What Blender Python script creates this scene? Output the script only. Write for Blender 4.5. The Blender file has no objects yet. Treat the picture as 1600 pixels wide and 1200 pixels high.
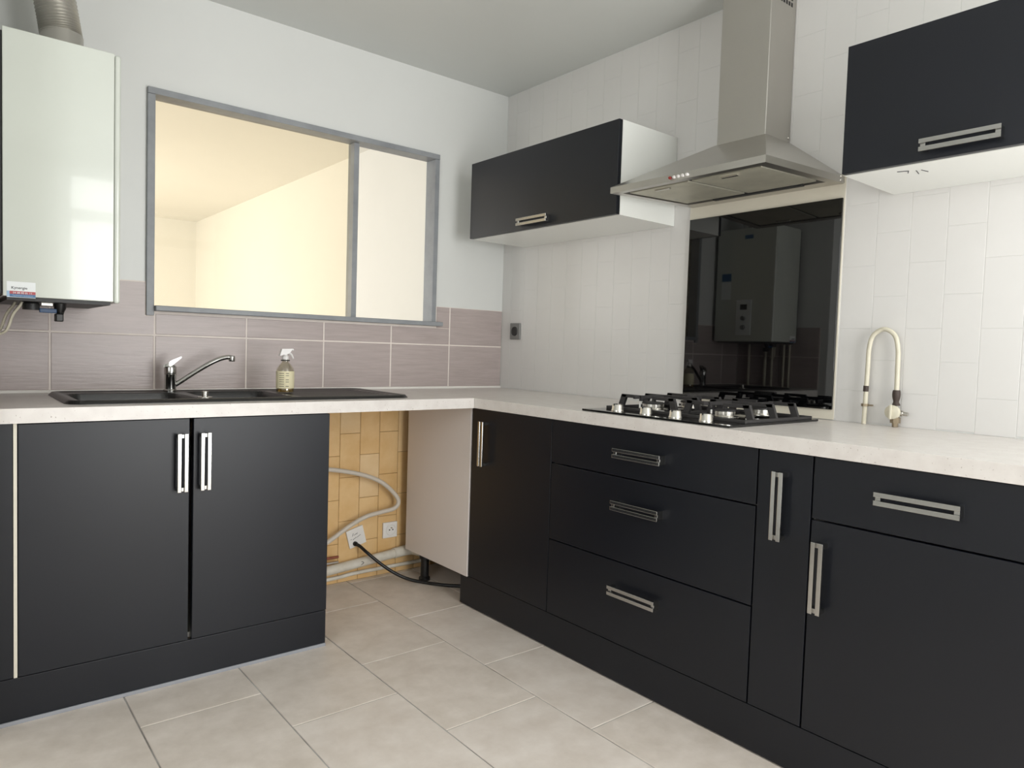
import bpy, bmesh, math, random
from mathutils import Vector, Matrix
random.seed(7)
S = bpy.context.scene
COL = S.collection

# ------------------------------------------------------------------ camera
YAW, PITCH, ROLL, FPX = 0.6855, -0.0479, 0.0316, 1104.78
cam_data = bpy.data.cameras.new('camera')
cam = bpy.data.objects.new('camera', cam_data); COL.objects.link(cam)
fw = Vector((math.sin(YAW)*math.cos(PITCH), math.cos(YAW)*math.cos(PITCH), math.sin(PITCH)))
rt = Vector((math.cos(YAW), -math.sin(YAW), 0)); up = rt.cross(fw)
r2 = rt*math.cos(ROLL) + up*math.sin(ROLL); u2 = -rt*math.sin(ROLL) + up*math.cos(ROLL)
M = Matrix((r2, u2, -fw)).transposed().to_4x4()
M.translation = Vector((-2.2735, -2.876, 1.0601))
cam.matrix_world = M
cam_data.sensor_width = 36.0; cam_data.lens = FPX/1600*36; cam_data.clip_start = 0.02
S.camera = cam

# ------------------------------------------------------------------ world, daylight at the windows, exposure
w = bpy.data.worlds.new('world'); S.world = w; w.use_nodes = True
bg = w.node_tree.nodes['Background']; bg.inputs[0].default_value = (0.95, 0.98, 1.0, 1); bg.inputs[1].default_value = 1.0

def area(name, loc, direction, sx, sy, power, color, spread=180):
    d = bpy.data.lights.new(name, 'AREA'); d.shape = 'RECTANGLE'; d.size = sx; d.size_y = sy
    d.energy = power; d.color = color; d.spread = math.radians(spread)
    o = bpy.data.objects.new(name, d); COL.objects.link(o)
    o.location = loc; o.rotation_euler = Vector(direction).to_track_quat('-Z', 'Z').to_euler()
    return o
# daylight through the glazed door behind the photographer, and through the window of the next room
area('daylight_kitchen', (-0.86, -4.06, 1.2), (0, 1, 0), 1.36, 2.1, 62, (0.985, 0.99, 0.98))
area('added_side_fill', (-3.36, -2.35, 1.5), (1, 0, 0), 1.36, 1.1, 13, (0.97, 0.985, 1.0))  # added fill lamp from the left, evens out the right wall
area('daylight_next_room', (-2.97, 3.55, 1.25), (1, 0, 0), 1.5, 1.7, 41, (1.0, 0.985, 0.955))
area('added_next_room_fill', (-2.97, 0.62, 1.45), (1, 0, 0), 0.7, 1.3, 15, (1.0, 1.0, 0.99))  # added lamp, brightens the next room behind the hatch's right part

S.view_settings.view_transform = 'Standard'
S.view_settings.look = 'None'
S.view_settings.gamma = 1.0
S.view_settings.use_curve_mapping = False
S.view_settings.exposure = 0.3

# ------------------------------------------------------------------ materials
def srgb(r, g, b):
    f = lambda c: (c/255/12.92) if c/255 <= 0.04045 else ((c/255+0.055)/1.055)**2.4
    return (f(r), f(g), f(b), 1)
MATS = {}
def mat(name, color, rough=0.5, metal=0.0, noise=0.0, nscale=6.0, color2=None, bump=0.0, bscale=40.0, spec=0.5,
        stretch=None, coat=0.0, trans=0.0, rvar=0.0):
    m = bpy.data.materials.new(name); m.use_nodes = True; MATS[name] = m
    nt = m.node_tree; N = nt.nodes; L = nt.links; b = N['Principled BSDF']
    b.inputs['Base Color'].default_value = color; b.inputs['Roughness'].default_value = rough
    b.inputs['Metallic'].default_value = metal; b.inputs['Specular IOR Level'].default_value = spec
    b.inputs['Coat Weight'].default_value = coat; b.inputs['Transmission Weight'].default_value = trans
    tc = N.new('ShaderNodeTexCoord'); mp = N.new('ShaderNodeMapping')
    geo = N.new('ShaderNodeNewGeometry')
    L.new(geo.outputs['Position'], mp.inputs['Vector'])
    if stretch: mp.inputs['Scale'].default_value = stretch
    if noise or color2:
        n = N.new('ShaderNodeTexNoise'); n.inputs['Scale'].default_value = nscale; n.inputs['Detail'].default_value = 6
        n.inputs['Roughness'].default_value = 0.62
        L.new(mp.outputs[0], n.inputs['Vector'])
        r = N.new('ShaderNodeValToRGB'); r.color_ramp.elements[0].position = 0.32; r.color_ramp.elements[1].position = 0.68
        c2 = color2 if color2 else tuple(c*(1-noise) for c in color[:3])+(1,)
        r.color_ramp.elements[0].color = c2; r.color_ramp.elements[1].color = color
        L.new(n.outputs[0], r.inputs[0]); L.new(r.outputs[0], b.inputs['Base Color'])
        if rvar:
            mr = N.new('ShaderNodeMapRange'); mr.inputs['To Min'].default_value = rough-rvar; mr.inputs['To Max'].default_value = rough+rvar
            L.new(n.outputs[0], mr.inputs['Value']); L.new(mr.outputs[0], b.inputs['Roughness'])
    if bump:
        n2 = N.new('ShaderNodeTexNoise'); n2.inputs['Scale'].default_value = bscale; n2.inputs['Detail'].default_value = 4
        L.new(mp.outputs[0], n2.inputs['Vector'])
        bp = N.new('ShaderNodeBump'); bp.inputs['Strength'].default_value = bump; bp.inputs['Distance'].default_value = 0.002
        L.new(n2.outputs[0], bp.inputs['Height']); L.new(bp.outputs[0], b.inputs['Normal'])
    return m
mat('wall_paint', srgb(222, 223, 220), 0.42, noise=0.03, nscale=2, bump=0.12, bscale=12)
mat('ceiling_paint', srgb(214, 216, 213), 0.42, noise=0.03, nscale=1.5, bump=0.1, bscale=6)
mat('white_tile', srgb(221, 219, 216), 0.34, noise=0.025, nscale=5, bump=0.10, bscale=14)
mat('white_joint', srgb(218, 218, 215), 0.5)
mat('grey_tile', srgb(184, 171, 168), 0.33, color2=srgb(171, 158, 154), nscale=5, stretch=(1.2, 1, 14), bump=0.4, bscale=9, rvar=0.06)
mat('pale_grout', srgb(236, 226, 218), 0.7, noise=0.1, nscale=20)
mat('beige_tile', srgb(236, 202, 150), 0.28, color2=srgb(222, 182, 124), nscale=7, bump=0.1, bscale=10)
mat('beige_tile_pale', srgb(238, 210, 166), 0.28, color2=srgb(226, 190, 138), nscale=5, bump=0.1, bscale=10)
mat('brown_joint', srgb(150, 112, 62), 0.8)
mat('floor_tile', srgb(232, 222, 212), 0.4, color2=srgb(213, 202, 190), nscale=11, bump=0.12, bscale=25, rvar=0.08)
mat('floor_tile_pale', srgb(234, 225, 216), 0.4, color2=srgb(217, 206, 195), nscale=9, bump=0.12, bscale=25, rvar=0.08)
mat('floor_grout', srgb(206, 203, 198), 0.85, color2=srgb(120, 114, 106), nscale=5)
mat('cream_wall', srgb(240, 238, 231), 0.7, noise=0.02, nscale=2)
mat('black_front', srgb(16, 19, 27), 0.36, spec=0.4, noise=0.12, nscale=3, bump=0.02, bscale=300)
mat('white_melamine', srgb(222, 217, 211), 0.3)
mat('white_panel', srgb(226, 218, 214), 0.4)
mat('cabinet_side', srgb(235, 236, 231), 0.22)
mat('chrome', srgb(186, 185, 182), 0.16, metal=1.0)
mat('satin_metal', srgb(210, 207, 200), 0.25, metal=1.0)
mat('steel', srgb(196, 193, 187), 0.34, metal=1.0, noise=0.05, nscale=3, stretch=(1, 1, 1))
mat('steel_filter', srgb(206, 203, 186), 0.5, metal=0.6, noise=0.2, nscale=9)
mat('dark_recess', srgb(70, 68, 66), 0.5, metal=0.6)
mat('aluminium_hose', srgb(196, 193, 186), 0.42, metal=0.75)
mat('boiler_white', srgb(208, 212, 203), 0.15, coat=0.3)
mat('dark_plastic', srgb(44, 44, 44), 0.5)
mat('black_plastic', srgb(20, 20, 21), 0.4)
mat('blue_plastic', srgb(32, 70, 110), 0.4)
mat('frame_grey', srgb(148, 151, 154), 0.42, color2=srgb(130, 133, 137), nscale=9, bump=0.1, bscale=60)
mat('black_glass', srgb(6, 6, 7), 0.02, spec=0.75)
mat('hob_glass', srgb(9, 9, 10), 0.06)
mat('cast_iron', srgb(52, 50, 50), 0.55)
mat('sink_black', srgb(40, 39, 38), 0.34, noise=0.2, nscale=60, bump=0.1, bscale=200)
mat('backing_cream', srgb(222, 216, 200), 0.45, noise=0.05)
mat('cream_pipe', srgb(214, 208, 188), 0.4, noise=0.1, nscale=40)
mat('brass', srgb(160, 146, 124), 0.35, metal=0.9)
mat('brown_tape', srgb(62, 50, 44), 0.6)
mat('pvc_white', srgb(228, 224, 214), 0.4, color2=srgb(205, 198, 182), nscale=14)
mat('hose_grey', srgb(208, 200, 188), 0.45)
mat('copper', srgb(150, 92, 74), 0.4, metal=0.7)
mat('socket_white', srgb(236, 234, 230), 0.35)
mat('socket_grey', srgb(126, 126, 124), 0.4)
mat('ink', srgb(60, 58, 62), 0.7)
mat('ink_blue', srgb(52, 74, 112), 0.6)
mat('sticker_white', srgb(232, 236, 236), 0.4)
mat('sticker_red', srgb(172, 62, 66), 0.4)
mat('sticker_blue', srgb(62, 106, 150), 0.4)
mat('sticker_pale', srgb(158, 188, 216), 0.4)
mat('paper_label', srgb(230, 220, 184), 0.6, noise=0.05, nscale=30)
mat('amber_liquid', srgb(190, 160, 100), 0.1, trans=0.6)
mat('trigger_plastic', srgb(226, 222, 220), 0.3)
mat('button_red', srgb(140, 40, 36), 0.4)
mat('window_paint', srgb(235, 235, 235), 0.4)
mat('silicone_grey', srgb(150, 152, 158), 0.5)
mat('caulk', srgb(232, 228, 222), 0.5)
# speckled laminate of the worktop
def worktop_mat():
    m = bpy.data.materials.new('worktop_laminate'); m.use_nodes = True; MATS['worktop'] = m
    nt = m.node_tree; N = nt.nodes; L = nt.links; b = N['Principled BSDF']; b.inputs['Roughness'].default_value = 0.3
    g = N.new('ShaderNodeNewGeometry')
    n = N.new('ShaderNodeTexNoise'); n.inputs['Scale'].default_value = 190; n.inputs['Detail'].default_value = 3
    n1 = N.new('ShaderNodeTexNoise'); n1.inputs['Scale'].default_value = 25; n1.inputs['Detail'].default_value = 5
    L.new(g.outputs['Position'], n.inputs['Vector']); L.new(g.outputs['Position'], n1.inputs['Vector'])
    r1 = N.new('ShaderNodeValToRGB'); r1.color_ramp.elements[0].position = 0.35; r1.color_ramp.elements[1].position = 0.62
    r1.color_ramp.elements[0].color = srgb(216, 210, 205); r1.color_ramp.elements[1].color = srgb(223, 218, 213)
    r2_ = N.new('ShaderNodeValToRGB'); r2_.color_ramp.elements[0].position = 0.66; r2_.color_ramp.elements[1].position = 0.74
    r2_.color_ramp.elements[0].color = (0, 0, 0, 1); r2_.color_ramp.elements[1].color = (1, 1, 1, 1)
    mx = N.new('ShaderNodeMix'); mx.data_type = 'RGBA'; mx.inputs['B'].default_value = srgb(170, 160, 152)
    L.new(n1.outputs[0], r1.inputs[0]); L.new(n.outputs[0], r2_.inputs[0])
    L.new(r2_.outputs[0], mx.inputs['Factor']); L.new(r1.outputs[0], mx.inputs['A']); L.new(mx.outputs['Result'], b.inputs['Base Color'])
worktop_mat()
def thin_glass(name, tint, gloss=0.06):
    m = bpy.data.materials.new(name); m.use_nodes = True; MATS[name] = m
    nt = m.node_tree; N = nt.nodes; L = nt.links
    for n in list(N): N.remove(n)
    o = N.new('ShaderNodeOutputMaterial'); t = N.new('ShaderNodeBsdfTransparent'); g = N.new('ShaderNodeBsdfGlossy')
    t.inputs[0].default_value = tint; g.inputs['Roughness'].default_value = 0.02
    mx = N.new('ShaderNodeMixShader'); mx.inputs[0].default_value = gloss
    L.new(t.outputs[0], mx.inputs[1]); L.new(g.outputs[0], mx.inputs[2]); L.new(mx.outputs[0], o.inputs[0])
thin_glass('warm_glass', (1.0, 0.970, 0.90, 1), 0.002)
thin_glass('bottle_glass', (0.93, 0.92, 0.86, 1), 0.10)

# ------------------------------------------------------------------ mesh helpers
WORLD = {}          # world position of every object's origin
class MB:
    def __init__(self): self.bm = bmesh.new()
    def box(self, x0, x1, y0, y1, z0, z1, bevel=0.0, seg=2):
        x0, x1 = min(x0, x1), max(x0, x1); y0, y1 = min(y0, y1), max(y0, y1); z0, z1 = min(z0, z1), max(z0, z1)
        t = bmesh.new(); bmesh.ops.create_cube(t, size=1)
        for v in t.verts:
            v.co = Vector(((x0+x1)/2+v.co.x*(x1-x0), (y0+y1)/2+v.co.y*(y1-y0), (z0+z1)/2+v.co.z*(z1-z0)))
        if bevel: bmesh.ops.bevel(t, geom=t.edges[:], offset=bevel, segments=seg, profile=0.5, affect='EDGES')
        return self.join(t)
    def join(self, t, matrix=None):
        if matrix is not None: bmesh.ops.transform(t, matrix=matrix, verts=t.verts)
        me = bpy.data.meshes.new('tmp'); t.to_mesh(me); t.free(); self.bm.from_mesh(me); bpy.data.meshes.remove(me)
        return self
    def hexa(self, pts):       # eight corners: bottom loop of four, top loop of four
        vs = [self.bm.verts.new(p) for p in pts]
        for f in ((3, 2, 1, 0), (4, 5, 6, 7), (0, 1, 5, 4), (1, 2, 6, 5), (2, 3, 7, 6), (3, 0, 4, 7)):
            self.bm.faces.new([vs[i] for i in f])
        return self
    def lathe(self, profile, origin=(0, 0, 0), axis=(0, 0, 1), n=24):
        t = bmesh.new(); rings = []
        for r, z in profile:
            rings.append([t.verts.new((r*math.cos(2*math.pi*i/n), r*math.sin(2*math.pi*i/n), z)) for i in range(n)])
        for a, b in zip(rings, rings[1:]):
            for i in range(n): t.faces.new((a[i], a[(i+1) % n], b[(i+1) % n], b[i]))
        if profile[0][0] > 1e-6: t.faces.new(rings[0][::-1])
        if profile[-1][0] > 1e-6: t.faces.new(rings[-1])
        bmesh.ops.remove_doubles(t, verts=t.verts, dist=1e-6)
        q = Vector((0, 0, 1)).rotation_difference(Vector(axis).normalized())
        return self.join(t, Matrix.Translation(origin) @ q.to_matrix().to_4x4())
    def tube(self, path, radius, n=12, smooth=6, caps=True):
        pts = [Vector(p) for p in path]
        if smooth and len(pts) > 2:
            out = []
            for i in range(len(pts)-1):
                p0 = pts[max(i-1, 0)]; p1 = pts[i]; p2 = pts[i+1]; p3 = pts[min(i+2, len(pts)-1)]
                for k in range(smooth):
                    s = k/smooth
                    out.append(0.5*((2*p1)+(-p0+p2)*s+(2*p0-5*p1+4*p2-p3)*s*s+(-p0+3*p1-3*p2+p3)*s**3))
            out.append(pts[-1]); pts = out
        rad = radius if callable(radius) else (lambda s: radius)
        bm = self.bm; rings = []; nrm = None
        for i, p in enumerate(pts):
            d = (pts[min(i+1, len(pts)-1)]-pts[max(i-1, 0)]).normalized()
            if nrm is None: nrm = d.orthogonal().normalized()
            nrm = (nrm-d*nrm.dot(d)).normalized(); bn = d.cross(nrm); r = rad(i/(len(pts)-1))
            rings.append([bm.verts.new(p+nrm*r*math.cos(2*math.pi*k/n)+bn*r*math.sin(2*math.pi*k/n)) for k in range(n)])
        for a, b in zip(rings, rings[1:]):
            for k in range(n): bm.faces.new((a[k], a[(k+1) % n], b[(k+1) % n], b[k]))
        if caps: bm.faces.new(rings[0][::-1]); bm.faces.new(rings[-1])
        return self
    def build(self, name, material, parent=None, smooth=False, label=None):
        bm = self.bm; bmesh.ops.recalc_face_normals(bm, faces=bm.faces)
        me = bpy.data.meshes.new(name)
        lo = Vector([min(v.co[i] for v in bm.verts) for i in range(3)]); hi = Vector([max(v.co[i] for v in bm.verts) for i in range(3)])
        c = Vector(((lo.x+hi.x)/2, (lo.y+hi.y)/2, lo.z))
        bmesh.ops.translate(bm, verts=bm.verts, vec=-c)
        if smooth:
            for f in bm.faces: f.smooth = True
            for e in bm.edges:
                if len(e.link_faces) == 2 and e.calc_face_angle(0) > math.radians(38): e.smooth = False
        bm.to_mesh(me); bm.free()
        me.materials.append(MATS[material])
        return link(name, me, c, parent, label)
def link(name, me, pos, parent=None, label=None):
    o = bpy.data.objects.new(name, me); COL.objects.link(o)
    pos = Vector(pos); WORLD[o.name] = pos
    o.location = pos-(WORLD[parent.name] if parent else Vector((0, 0, 0)))
    if parent: o.parent = parent
    if label: o['label'] = label
    return o
def thing(name, loc, label, cat, group=None):
    o = bpy.data.objects.new(name, None); COL.objects.link(o); o.empty_display_size = 0.05
    o.location = loc; WORLD[o.name] = Vector(loc); return tag(o, label, cat, group)
def tag(o, label, cat, group=None):
    o['label'] = label; o['category'] = cat
    if group: o['group'] = group
    return o
def struct(o): o['kind'] = 'structure'; return o
def text_mesh(name, body, size, material, origin, xdir, ydir, parent, align='CENTER', depth=0.0003):
    cu = bpy.data.curves.new(name, 'FONT'); cu.body = body; cu.size = size; cu.align_x = align; cu.align_y = 'CENTER'; cu.extrude = depth
    t = bpy.data.objects.new(name, cu); COL.objects.link(t)
    bpy.context.view_layer.update()
    me = bpy.data.meshes.new_from_object(t.evaluated_get(bpy.context.evaluated_depsgraph_get()))
    bpy.data.objects.remove(t); bpy.data.curves.remove(cu)
    x = Vector(xdir).normalized(); y = Vector(ydir).normalized(); z = x.cross(y)
    me.transform(Matrix((x, y, z)).transposed().to_4x4())
    me.materials.clear(); me.materials.append(MATS[material])
    return link(name, me, origin, parent)

# ------------------------------------------------------------------ the shell
H = 2.3475
XR, YF, XL = 0.006, 0.006, -3.3
YB = -4.0
# floor: grout bed with single tiles
fl = struct(MB().box(XL-0.1, 0.1, YB-0.1, 0.1, -0.06, -0.0025).build('floor', 'floor_grout'))
TILE = {}
def tile(name, parent, axis, a0, a1, b0, b1, front, thick, material, cham, key=None):
    """one tile with chamfered edges; axis 'z' (a=x, b=y), 'y' (a=x, b=z, faces -y), 'x' (a=y, b=z, faces -x or +x)"""
    da, db = round(a1-a0, 4), round(b1-b0, 4); k = (axis, da, db, thick, material, cham)
    if k not in TILE:
        bm = bmesh.new()
        def v(a, b, d):
            a -= da/2; b -= db/2
            return bm.verts.new({'z': (a, b, -d), 'y': (a, d, b), 'x': (d, a, b), 'X': (-d, a, b)}[axis])
        lo = [v(0, 0, thick), v(da, 0, thick), v(da, db, thick), v(0, db, thick)]
        mi = [v(0, 0, cham), v(da, 0, cham), v(da, db, cham), v(0, db, cham)]
        c = cham*1.6
        hi = [v(c, c, 0), v(da-c, c, 0), v(da-c, db-c, 0), v(c, db-c, 0)]
        for p, q in ((lo, mi), (mi, hi)):
            for i in range(4): bm.faces.new((p[i], p[(i+1) % 4], q[(i+1) % 4], q[i]))
        bm.faces.new(hi); bm.faces.new(lo[::-1])
        bmesh.ops.recalc_face_normals(bm, faces=bm.faces)
        me = bpy.data.meshes.new(name); bm.to_mesh(me); bm.free(); me.materials.append(MATS[material]); TILE[k] = me
    ca, cb = (a0+a1)/2, (b0+b1)/2
    pos = {'z': (ca, cb, front), 'y': (ca, front, cb), 'x': (front, ca, cb), 'X': (front, ca, cb)}[axis]
    return link(name, TILE[k], pos, parent)
def clip(a, b, lo, hi): return max(a, lo), min(b, hi)
for i in range(-1, 8):                                   # columns running along y, 33 x 50 cm, half bond
    xa = -0.8455-0.3335*i; xb = xa+0.3335
    off = -0.300 if i % 2 == 1 else -0.534
    for k in range(-2, 9):
        ya = off-0.4985*k; yb = ya+0.4985
        g = 0.0022
        x0, x1 = clip(xa+g, xb-g, XL, 0.0); y0, y1 = clip(ya+g, yb-g, YB, 0.0)
        if i == -1: x1 = 0.0 if x1 > -0.2 else x1
        if x1-x0 < 0.02 or y1-y0 < 0.02: continue
        if x1 < -2.15 and y1 > -0.65: continue
        tile('floor_tile', fl, 'z', x0, x1, y0, y1, 0.0, 0.012, random.choice(('floor_tile', 'floor_tile_pale')), 0.0010)
struct(MB().box(XL-0.1, 0.1, YB-0.1, 0.07, H, H+0.08).build('ceiling', 'ceiling_paint'))

# back wall with the serving hatch
OX0, OX1, OZ0, OZ1 = -1.662, -0.418, 1.165, 1.963
wb = struct(MB().box(-2.2, OX0, YF, 0.066, 0, H).box(OX1, 0.1, YF, 0.066, 0, H)
            .box(OX0, OX1, YF, 0.066, 0, OZ0).box(OX0, OX1, YF, 0.066, OZ1, H).build('wall_back', 'wall_paint'))
gz = [0.872, 1.074, 1.268]
gx = [-2.15, -1.968, -1.641, -1.304, -0.975, -0.647, -0.325, 0.0]
gb = MB().box(-2.149, -0.002, 0.0016, 0.0075, 0.864, OZ0)
gb.box(-2.149, OX0, 0.0016, 0.0075, OZ0, 1.270).box(OX1+0.001, -0.002, 0.0016, 0.0075, OZ0, 1.258)
gb.build('tile_grout', 'pale_grout', wb)
for a, b in zip(gx, gx[1:]):
    g = 0.003
    tile('grey_wall_tile', wb, 'y', a+g, b-g, 0.874, gz[1]-g, 0.0, 0.008, 'grey_tile', 0.0012)
    top = 1.266 if a < -1.0 else 1.256
    if b <= -1.6:
        if a > -1.98: MB().box(a+g, OX0-0.012, 0.0, 0.008, 1.143, top).box(a+g, b-g, 0.0, 0.008, gz[1]+g, 1.143).build('grey_wall_tile', 'grey_tile', wb)
        else: tile('grey_wall_tile', wb, 'y', a+g, b-g, gz[1]+g, top, 0.0, 0.008, 'grey_tile', 0.0012)
    elif a > -0.4: tile('grey_wall_tile', wb, 'y', a+g, b-g, gz[1]+g, top, 0.0, 0.008, 'grey_tile', 0.0012)
    elif a < -0.6 or True:
        tile('grey_wall_tile', wb, 'y', a+g, b-g, gz[1]+g, OZ0-0.012, 0.0, 0.008, 'grey_tile', 0.0012)
tile('grey_wall_tile', wb, 'y', -0.402, -0.328, OZ0-0.01, 1.256, 0.0, 0.008, 'grey_tile', 0.0012)
MB().box(-2.15, 0.0, -0.006, 0.004, 0.8635, 0.8735, 0.002).build('caulk_bead', 'caulk', wb)
# bare beige tiles under the worktop
MB().box(-1.25, -0.1, 0.003, 0.0075, 0.0, 0.826).build('brown_grout', 'brown_joint', wb)
for i in range(-4, 5):
    xa = -0.89+0.0977*i; xb = xa+0.0977
    off = 0.6665 if i % 2 == 0 else 0.568
    for k in range(-2, 5):
        z0 = off-0.1965*k; z1 = z0+0.1965
        z0, z1 = clip(z0+0.001, z1-0.001, 0.0, 0.826)
        if z1-z0 < 0.01: continue
        tile('beige_wall_tile', wb, 'y', xa+0.001, xb-0.001, z0, z1, 0.0, 0.006,
             random.choice(('beige_tile', 'beige_tile', 'beige_tile_pale')), 0.0010)

# right wall, painted 10 x 20 tiles in vertical half bond
wr = struct(MB().box(0.0010, 0.1, YB, 0.066, 0, H).build('wall_right', 'white_joint'))
for i in range(0, 31):
    yb = -0.068-0.0998*(i-1); ya = yb-0.0998
    y0, y1 = clip(ya+0.0006, yb-0.0006, -2.98, -0.001)
    if y1-y0 < 0.01: continue
    off = 0.966 if i % 2 == 0 else 1.0645
    for k in range(-1, 8):
        z0, z1 = clip(off+0.1965*k+0.0006, off+0.1965*(k+1)-0.0006, 0.864, H-0.001)
        if z1-z0 < 0.01: continue
        yc, zc = (y0+y1)/2, (z0+z1)/2
        if -1.70 < yc < -1.22 and 0.95 < zc < 1.55: continue           # behind the glass splashback
        if y1 < -2.02 and 1.66 < zc < 1.83: continue                   # behind the wall cabinet
        if y1 < -2.55 and zc > 1.5: continue
        tile('white_wall_tile', wr, 'x', y0, y1, z0, z1, 0.0, 0.004, 'white_tile', 0.0004)
MB().box(0.0, 0.003, -4.0, -2.982, 0.0, H).build('plaster', 'wall_paint', wr)

# short left wall the boiler hangs on, the wider part behind the photographer, rear wall with glazed door
wl = struct(MB().box(XL, -2.156, -0.65, 0.066, 0, H).build('wall_left', 'wall_paint'))
MB().box(-2.157, -2.1535, -0.60, -0.002, 0.87, 1.262).build('tile_grout', 'pale_grout', wl)
for a, b in ((-0.60, -0.33), (-0.33, -0.002)):
    for c, d in ((0.875, 1.071), (1.077, 1.266)):
        tile('grey_wall_tile', wl, 'X', a+0.003, b-0.003, c, d, -2.150, 0.006, 'grey_tile', 0.0012)
struct(MB().box(XL-0.1, XL, -1.65, 0.066, 0, H).box(XL-0.1, XL, YB-0.1, -3.05, 0, H).box(XL-0.1, XL, -3.05, -1.65, 0, 0.93).box(XL-0.1, XL, -3.05, -1.65, 2.07, H).build('wall_far_left', 'wall_paint'))  # opening in this wall is added to let in the side fill
struct(MB().box(XL-0.05, XL-0.01, -3.05, -3.0, 0.93, 2.07).box(XL-0.05, XL-0.01, -1.70, -1.65, 0.93, 2.07).box(XL-0.05, XL-0.01, -3.0, -1.70, 0.93, 0.98)
       .box(XL-0.05, XL-0.01, -3.0, -1.70, 2.02, 2.07).box(XL-0.05, XL-0.01, -2.38, -2.32, 0.98, 2.02).build('added_fill_window', 'window_paint'))  # added, unseen window frame around the side fill lamp
DX0, DX1, DZ1 = -1.56, -0.16, 2.26
struct(MB().box(XL, DX0, YB-0.1, YB, 0, H).box(DX1, 0.1, YB-0.1, YB, 0, H).box(DX0, DX1, YB-0.1, YB, DZ1, H)
       .box(DX0, DX1, YB-0.1, YB, -0.01, 0.1).build('wall_rear', 'wall_paint'))
d2 = struct(MB().box(DX0, DX0+0.05, YB-0.055, YB-0.005, 0.1, DZ1, 0.004).box(DX1-0.05, DX1, YB-0.055, YB-0.005, 0.1, DZ1, 0.004)
            .box(DX0+0.05, DX1-0.05, YB-0.055, YB-0.005, DZ1-0.05, DZ1, 0.004).box(DX0+0.05, DX1-0.05, YB-0.055, YB-0.005, 0.1, 0.16, 0.004)
            .box(-0.89, -0.83, YB-0.055, YB-0.005, 0.16, DZ1-0.05, 0.004).box(DX0+0.05, -0.89, YB-0.055, YB-0.005, 1.90, 1.98, 0.004).box(-0.83, DX1-0.05, YB-0.055, YB-0.005, 1.90, 1.98, 0.004).build('door_1', 'window_paint'))

# next room seen through the hatch
NX = -0.05
struct(MB().box(-3.0, NX+0.1, 0.066, 5.5, -0.06, 0.0).build('floor_next_room', 'floor_tile_pale'))
struct(MB().box(-3.0, NX+0.1, 0.07, 5.5, H, H+0.08).build('ceiling_next_room', 'cream_wall'))
struct(MB().box(NX, NX+0.1, 0.066, 5.5, 0, H).build('wall_next_room_right', 'cream_wall'))
struct(MB().box(-3.0, NX, 5.38, 5.5, 0, H).build('wall_next_room_far', 'cream_wall'))
struct(MB().box(-3.0, -2.9, 0.066, 0.25, 0, H).box(-3.0, -2.9, 1.0, 2.75, 0, H).box(-3.0, -2.9, 4.35, 5.38, 0, H).box(-3.0, -2.9, 2.75, 4.35, 0, 0.35)
       .box(-3.0, -2.9, 2.75, 4.35, 2.15, H).box(-3.0, -2.9, 0.25, 1.0, 0, 0.75).box(-3.0, -2.9, 0.25, 1.0, 2.15, H).build('wall_next_room_left', 'cream_wall'))  # the nearer, smaller opening is added for the extra fill lamp
struct(MB().box(-2.9, -2.2, 0.066, 0.07, 0, H).build('wall_next_room_front', 'cream_wall'))

# serving hatch frame
h = struct(MB().box(OX0-0.009, OX1+0.005, -0.012, 0.070, 1.949, OZ1+0.009, 0.0015).build('window_1', 'frame_grey'))
MB().box(OX0-0.009, OX0+0.017, -0.010, 0.070, 1.146, 1.9485, 0.0015).build('jamb', 'frame_grey', h)
MB().box(OX1-0.019, OX1+0.005, -0.010, 0.070, 1.181, 1.9485, 0.0015).build('jamb', 'frame_grey', h)
MB().box(-0.842, -0.817, 0.018, 0.074, 1.183, 1.9485, 0.0015).build('mullion', 'frame_grey', h)
MB().box(OX0+0.017, OX1+0.032, -0.034, 0.070, 1.163, 1.183, 0.003).build('sill', 'frame_grey', h)
MB().box(OX0+0.0165, -0.841, 0.050, 0.054, 1.182, 1.950).build('pane', 'warm_glass', h)

# ------------------------------------------------------------------ worktops
DL, DR, WT, WB = -0.604, -0.606, 0.864, 0.824
SX0, SX1, SY0, SY1 = -1.985, -0.845, -0.525, -0.068      # sink outline
cut = (SX0+0.03, SX1-0.03, SY0+0.03, SY1-0.03)
t = MB().box(-2.149, cut[0], DL, -0.001, WB, WT).box(cut[1], -0.6075, DL, -0.001, WB, WT)
t.box(cut[0], cut[1], DL, cut[2], WB, WT).box(cut[0], cut[1], cut[3], -0.001, WB, WT)
bmesh.ops.remove_doubles(t.bm, verts=t.bm.verts, dist=1e-5)
tag(t.build('worktop', 'worktop'), 'pale speckled worktop holding the black sink under the hatch', 'worktop')
tag(MB().box(DR, -0.001, -3.1, -0.001, WB, WT, 0.0015).build('worktop', 'worktop'),
    'pale speckled worktop holding the gas hob along the white tiled wall', 'worktop')

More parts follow.
